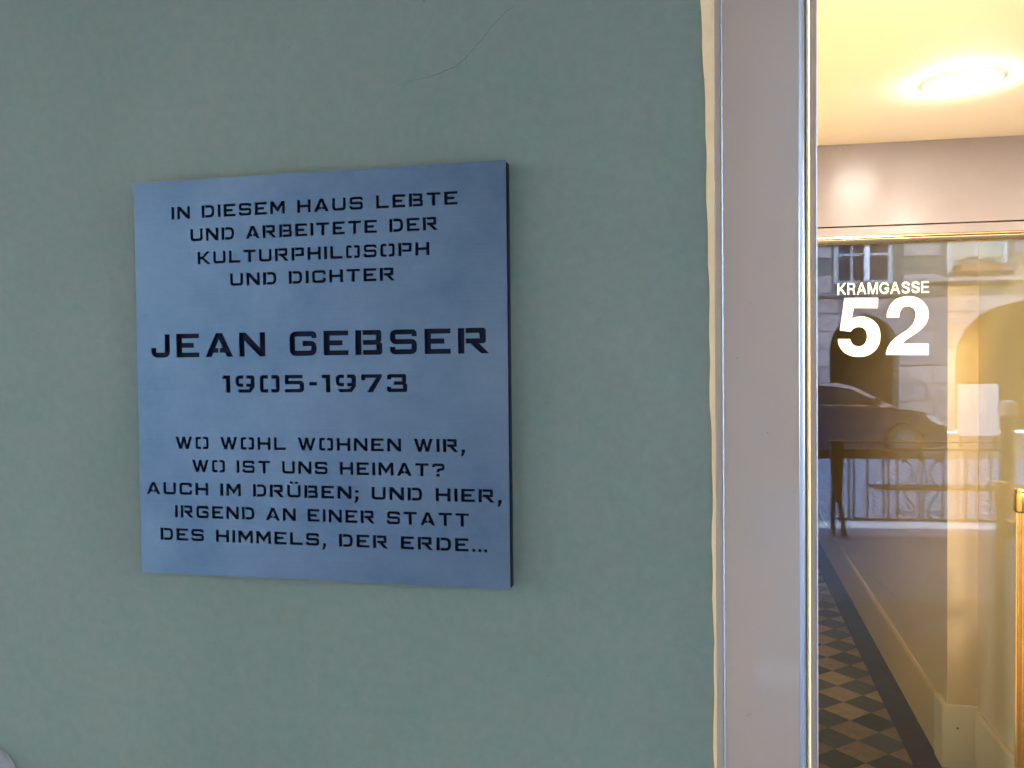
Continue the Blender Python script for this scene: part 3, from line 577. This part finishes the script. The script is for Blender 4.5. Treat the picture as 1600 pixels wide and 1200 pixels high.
# ---- railing at the arcade edge
rl = tag(empty('iron_railing', (1.7, -3.12, 0)), 'black wrought iron railing with scrollwork at the kerb, mirrored in the glass', 'railing')
def rb(name, pts, r, seg=8): return build(name, tube(bmesh.new(), [(x - 1.7, y, z) for x, y, z in pts], r, seg), M['iron'], rl, smooth=True)
RY = .12   # the railing stands on the plane y = -3
obox('top_rail', 1.66 - 1.7, 3.2 - 1.7, RY - .025, RY + .025, .848, .862, M['iron'], rl)
obox('second_rail', 1.70 - 1.7, 3.2 - 1.7, RY - .012, RY + .012, .775, .795, M['iron'], rl)
obox('bottom_rail', 1.74 - 1.7, 3.2 - 1.7, RY - .012, RY + .012, .135, .155, M['iron'], rl)
bm = bmesh.new(); prism(bm, [(1.675, .87), (1.79, .87), (1.79, .80), (1.775, .3), (1.815, 0), (1.78, 0), (1.74, .30), (1.715, .30), (1.71, .0), (1.68, .0), (1.685, .5), (1.675, .80)], RY - .03, RY + .03, 'y')
for v in bm.verts: v.co.x -= 1.7
build('end_post', bm, M['iron'], rl, bevel=.004, seg=1)
for x in (1.84, 1.882, 2.0, 2.142, 2.185, 2.265, 2.66, 2.78, 2.85, 2.95, 3.06): rb('baluster', [(x, RY, .155), (x, RY, .775)], .0095, 6)
def spiral(cx, cz, r0, turns, a0, dirn):
    return [(cx + r0 * (1 - k / 34) * math.cos(a0 + dirn * k / 30 * turns * 2 * math.pi), RY, cz + r0 * (1 - k / 34) * math.sin(a0 + dirn * k / 30 * turns * 2 * math.pi)) for k in range(31)]
for s in (-1, 1):
    c = 2.47
    S1 = [(c + s * .16, RY, .70), (c + s * .10, RY, .66), (c + s * .07, RY, .58), (c + s * .10, RY, .50), (c + s * .15, RY, .44), (c + s * .13, RY, .36), (c + s * .07, RY, .28), (c + s * .06, RY, .22), (c + s * .08, RY, .155)]
    rb('scroll', S1, .008, 6); rb('scroll', spiral(c + s * .14, .715, .045, 1.3, -math.pi / 2, s), .006, 6); rb('scroll', spiral(c + s * .15, .215, .045, 1.3, math.pi / 2, -s), .006, 6)
    rb('scroll', [(c + s * .02, RY, .155), (c + s * .02, RY, .35), (c + s * .05, RY, .5), (c, RY, .775)], .007, 6)
rb('baluster', [(2.47, RY, .155), (2.47, RY, .775)], .006, 6)
pt = tag(empty('bollard', (3.205, -3.0, 0)), 'tall dark bollard at the end of the iron railing, mirrored in the glass', 'bollard')
build('shaft', lathe(bmesh.new(), [(.085, 0), (.085, .12), (.066, .15), (.062, 1.08)], seg=20), M['iron'], pt, smooth=True)
build('cap', lathe(bmesh.new(), [(.062, 1.081), (.078, 1.10), (.078, 1.17), (.05, 1.22), (.01, 1.235)], seg=20), M['kerb'], pt, smooth=True)

# ---- parked car
car = tag(empty('parked_car', (3.3, -11.9, -.2)), 'dark blue saloon car parked across the cobbled street, mirrored in the glass', 'car')
W2 = .88
def cx_(pts): return [(x - 3.3, z + .2) for x, z in pts]
low = [(5.60, .02), (5.665, .12), (5.67, .30), (5.60, .46), (5.46, .59), (5.2, .665), (4.8, .715), (4.42, .76), (1.3, .80), (1.0, .78), (.93, .60), (.92, .20), (1.0, .02), (1.42, .02)]
aw = lambda c: [(c - .36 * math.cos(a), .12 + .36 * math.sin(a)) for a in [k * math.pi / 10 for k in range(11)]]
low = low[:-1] + [(1.45, -.02)] + aw(1.83) + [(2.25, -.04), (4.55, -.04)] + aw(4.95) + [(5.33, .0)]
build('body', prism(bmesh.new(), cx_(low), -W2, W2, 'y'), M['car'], car, bevel=.035, seg=3, smooth=True)
bm = bmesh.new()
base = cx_([(4.50, .755), (1.25, .79)]); top = cx_([(3.62, 1.165), (3.35, 1.205), (2.35, 1.22), (1.85, 1.17)])
sec = [cx_([(4.82, .73), (4.12, 1.12), (3.80, 1.19), (2.45, 1.22), (1.85, 1.17), (1.25, .79)])][0]
hw = [W2 - .07, W2 - .27, W2 - .28, W2 - .28, W2 - .27, W2 - .09]
A = [bm.verts.new((x, -w, z)) for (x, z), w in zip(sec, hw)]; B = [bm.verts.new((x, w, z)) for (x, z), w in zip(sec, hw)]
for i in range(6): bm.faces.new((A[i], A[(i + 1) % 6], B[(i + 1) % 6], B[i]))
bm.faces.new(A); bm.faces.new(B[::-1])
build('cabin', bm, M['car'], car, bevel=.03, seg=2, smooth=True)
for sgn in (1, -1):
    for poly in ([(4.55, .81), (4.05, 1.07), (3.75, 1.12), (3.42, 1.13), (3.42, .81)], [(3.35, .81), (3.35, 1.13), (2.45, 1.145), (1.98, 1.09), (1.75, .83)]):
        bm = bmesh.new(); q = cx_(poly)
        yy = lambda z: sgn * (W2 - .07 - (z - .96) / .42 * .20 + .035)
        vs = [bm.verts.new((x, yy(z), z)) for x, z in q]; vi = [bm.verts.new((x, yy(z) - sgn * .01, z)) for x, z in q]
        bm.faces.new(vs); bm.faces.new(vi[::-1])
        for i in range(len(q)): bm.faces.new((vs[i], vs[(i + 1) % len(q)], vi[(i + 1) % len(q)], vi[i]))
        build('side_window', bm, M['carglass'], car)
        tube_ = tube(bmesh.new(), [(x, yy(z) + sgn * .004, z + .012) for x, z in (q[1:4])], .014, 6); build('chrome_strip', tube_, M['chrome'], car)
    bm = bmesh.new(); prism(bm, cx_([(5.30, .605), (5.44, .60), (5.58, .47), (5.60, .42), (5.52, .42), (5.36, .52)]), sgn * (W2 - .30), sgn * (W2 + .006), 'y'); build('headlight', bm, M['headlight'], car, bevel=.006, seg=1)
    obox('mirror', 4.36 - 3.3, 4.52 - 3.3, min(sgn * .80, sgn * 1.0), max(sgn * .80, sgn * 1.0), 1.00, 1.11, M['car'], car, bevel=.02)
    for x in (3.15, 2.15): obox('door_handle', x - 3.3, x - 3.3 + .16, sgn * W2 - .015, sgn * W2 + .02, .86, .885, M['car'], car, bevel=.006)
    for wx in (4.95, 1.83):
        bm = bmesh.new(); lathe(bm, [(.20, -.1), (.30, -.1), (.32, -.08), (.32, .08), (.30, .1), (.20, .1)], seg=32); bmesh.ops.rotate(bm, verts=bm.verts, cent=(0, 0, 0), matrix=Matrix.Rotation(R(90), 3, 'X'))
        wh = empty('wheel', (wx - 3.3, sgn * (W2 - .12), .32)); wh.parent = car
        build('tyre', bm, M['tyre'], wh, smooth=True)
        bm = bmesh.new(); lathe(bm, [(.195, -.02), (.205, .0), (.19, .012), (.06, .02), (.02, .024)], seg=24, flute=0); bmesh.ops.rotate(bm, verts=bm.verts, cent=(0, 0, 0), matrix=Matrix.Rotation(R(-90 * sgn), 3, 'X'))
        build('rim', bm, M['rim'], wh, (0, sgn * .09, 0), smooth=True)
ws = bmesh.new(); q = cx_([(4.77, .76), (4.17, 1.10)]); vs = [ws.verts.new(v) for v in ((q[0][0], -.72, q[0][1] + .012), (q[0][0], .72, q[0][1] + .012), (q[1][0], .56, q[1][1] + .012), (q[1][0], -.56, q[1][1] + .012))]
vi = [ws.verts.new(v.co - Vector((.01, 0, .01))) for v in vs]; ws.faces.new(vs); ws.faces.new(vi[::-1])
for i in range(4): ws.faces.new((vs[i], vs[(i + 1) % 4], vi[(i + 1) % 4], vi[i]))
build('windscreen', ws, M['carglass'], car)

# ---- white notice board on the far pavement
nb = tag(empty('notice_board', (6.99, -13, -.2)), 'plain white notice board standing on the far pavement, mirrored in the glass', 'notice board')
obox('panel', -.39, .39, -.02, .02, .25, 1.30, M['sign'], nb, bevel=.004); obox('leg', -.36, -.31, -.045, .045, 0, .249, M['iron'], nb); obox('leg', .31, .36, -.045, .045, 0, .249, M['iron'], nb)

# ---- the house across the street
FY = -17.0
fh = tag(empty('facade_house', (7, FY, -.2)), 'tall grey sandstone house across the street with two dark arches, mirrored in the glass', 'house')
def fl_(x, z): return (x - 7, z + .2)
arches = [(5.9, .835, 1.88, .87), (9.72, 1.66, 1.60, 1.42)]
def arch_pts(cx, hw_, zs, rise, n=12): return [(cx + hw_ * math.cos(a), zs + rise * math.sin(a)) for a in [k * math.pi / n for k in range(n + 1)]]
T = 3.19
bm = bmesh.new()
xs = [-40]
for a in arches: xs += [a[0] - a[1], a[0] + a[1]]
xs.append(40)
for i in range(0, len(xs), 2):
    prism(bm, [fl_(xs[i], -.2), fl_(xs[i + 1], -.2), fl_(xs[i + 1], T), fl_(xs[i], T)], -.5, 0, 'y')
for a in arches:
    p = arch_pts(*a)[::-1]
    prism(bm, [fl_(a[0] - a[1], T)] + [fl_(*q) for q in p] + [fl_(a[0] + a[1], T)], -.5, 0, 'y')
prism(bm, [fl_(-40, T + .001), fl_(40, T + .001), fl_(40, 13), fl_(-40, 13)], -.5, 0, 'y')
build('wall', bm, M['joint'], fh)
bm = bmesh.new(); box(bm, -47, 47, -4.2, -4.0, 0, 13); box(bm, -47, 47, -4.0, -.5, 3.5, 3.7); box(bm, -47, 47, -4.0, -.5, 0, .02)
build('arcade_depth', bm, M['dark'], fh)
obox('roof', -47.3, 47.3, -8, 1.0, 13.21, 13.6, M['roof'], fh)
rows = [(T - .4 - .443 * (k + 1), T - .4 - .443 * k) for k in range(7)] + [(T - .4, T - .0)]
def xin(z, a, s):
    cx, hw_, zs, rise = a
    if z <= zs: return cx + s * hw_
    if z >= zs + rise: return cx
    return cx + s * hw_ * math.sqrt(1 - ((z - zs) / rise) ** 2)
nblk = 0
for ri, (z0, z1) in enumerate(rows):
    z0 = max(z0, -.2)
    if z1 - z0 < .1: continue
    spans = []; x = 3.4
    cuts = []
    for a in arches:
        if z0 < a[2] + a[3]: cuts.append(a)
    bounds = [(3.4, None)]; segs = []
    cur = 3.4; ls = None
    for a in cuts: segs.append((cur, ls, a[0], a)); cur = a[0]; ls = a
    segs.append((cur, ls, 11.6, None))
    for xl, la, xr, ra in segs:
        Lx = xl if la is None else xin(z0, la, 1); Rx = xr if ra is None else xin(z0, ra, -1)
        if Rx - Lx < .1: continue
        nb_ = max(1, round((Rx - Lx) / .85)); off_ = (.5 if ri % 2 else 0) / nb_ if nb_ > 1 else 0
        js = [0] + [min(1, (k + off_) / nb_) for k in range(0 if off_ else 1, nb_)] + [1]
        js = sorted(set(round(j, 4) for j in js))
        for j0, j1 in zip(js, js[1:]):
            g = .011
            a0, a1 = Lx + (Rx - Lx) * j0, Lx + (Rx - Lx) * j1
            left = [(a0 + g, z0 + g), (a0 + g, z1 - g)]; right = [(a1 - g, z1 - g), (a1 - g, z0 + g)]
            zz = [z0 + g + (z1 - z0 - 2 * g) * k / 4 for k in range(5)]
            if j0 == 0 and la is not None: left = [(xin(q, la, 1) + .003, q) for q in zz]
            if j1 == 1 and ra is not None: right = [(xin(q, ra, -1) - .003, q) for q in zz[::-1]]
            ctr = (sum(p[0] for p in left + right) / len(left + right), (z0 + z1) / 2)
            pts = [(p[0] - ctr[0], p[1] - ctr[1]) for p in left + right]
            o = build('stone_block', prism(bmesh.new(), pts, .001, .035 + random.uniform(-.004, .004), 'y'), M['sand' if random.random() < .6 else 'sand2'], fh, (*[fl_(*ctr)[0], 0], fl_(*ctr)[1])); nblk += 1
# plain coursed wall above and the ledges
cz = T + .12; k = 0
while cz < 8:
    z1 = cz + .443; x = 3.4 + (.4 if k % 2 else 0)
    while x < 11.6:
        xe = min(x + .86, 11.6); mid = (x + xe) / 2
        hit = any(a - .12 < xe and b + .12 > x and c - .12 < z1 and d + .1 > cz for a, b, c, d in ((5.25, 6.50, 3.62, 5.5), (7.95, 9.2, 3.75, 5.6)))
        if not hit: build('stone_block', prism(bmesh.new(), [fl_(x + .01, cz + .01), fl_(xe - .01, cz + .01), fl_(xe - .01, z1 - .01), fl_(x + .01, z1 - .01)], .001, .03 + random.uniform(-.003, .003), 'y'), M['sand2' if random.random() < .5 else 'sand'], fh)
        x += .86
    cz = z1; k += 1
prism_l = lambda x0, x1, z0, z1, d_: prism(bmesh.new(), [(.03, z0 + .2), (d_ * .6, z0 + .2), (d_, z0 + .26), (d_, z1 + .2), (.03, z1 + .22)], x0 - 7, x1 - 7, 'x')
build('ledge', prism_l(3.4, 7.48, 3.19, 3.27, .16), M['sand2'], fh)
build('ledge', prism_l(7.33, 11.6, 3.47, 3.62, .28), M['sand2'], fh)
build('ledge', prism_l(7.9, 9.3, 3.70, 3.76, .30), M['sand2'], fh)
obox('downpipe', 5.88 - 7, 5.99 - 7, .06, .17, 3.80, 6.2, M['pipe'], fh, bevel=.02)
for x0, x1, z0, z1, ms, tz in ((5.25, 6.50, 3.62, 5.45, (5.60,), 4.27), (7.95, 9.2, 3.75, 5.6, (8.55,), 4.5)):
    w = build('window', prism(bmesh.new(), [fl_(x0 - .08, z0 - .08), fl_(x1 + .08, z0 - .08), fl_(x1 + .08, z1), fl_(x0 - .08, z1)], .001, .03, 'y'), M['white'], fh)
    cuts_x = [x0] + list(ms) + [x1]
    for a, b in zip(cuts_x, cuts_x[1:]):
        for c, d in ((z0, tz - .03), (tz + .03, z1 - .1)): build('pane', prism(bmesh.new(), [fl_(a + .03, c), fl_(b - .03, c), fl_(b - .03, d), fl_(a + .03, d)], .031, .034, 'y'), M['winglass'], w)
for x0 in (8.2,):
    bx = tag(obox('flower_box', -.5, .55, -.12, .12, 0, .17, M['terracotta'], bevel=.01, loc=(x0 + .4, FY + .19, 3.765)), 'small terracotta planter on the ledge of the upper window across the street', 'planter')
    bm = bmesh.new()
    for k in range(260):
        c = Vector((random.uniform(-.48, .53), random.uniform(-.12, .14), random.uniform(.14, .36))); a = [Vector((random.uniform(-1, 1), random.uniform(-1, 1), random.uniform(-1, 1))).normalized() * .035 for _ in range(3)]
        bm.faces.new([bm.verts.new(c + q) for q in a])
    tag(build('foliage', bm, M['leaf'], bx), kind='stuff')
for x0 in (-9, -6, -3, 0, 3, 6, 9, 12, 15):
    for z0 in (6.6, 9.6):
        w = obox('window', x0 - .6 - 7, x0 + .6 - 7, .04, .07, z0, z0 + 1.7, M['white'], fh)
        for s in (-.5, .04): obox('pane', x0 + s - 7, x0 + s + .46 - 7, .071, .075, z0 + .1, z0 + 1.6, M['winglass'], w)
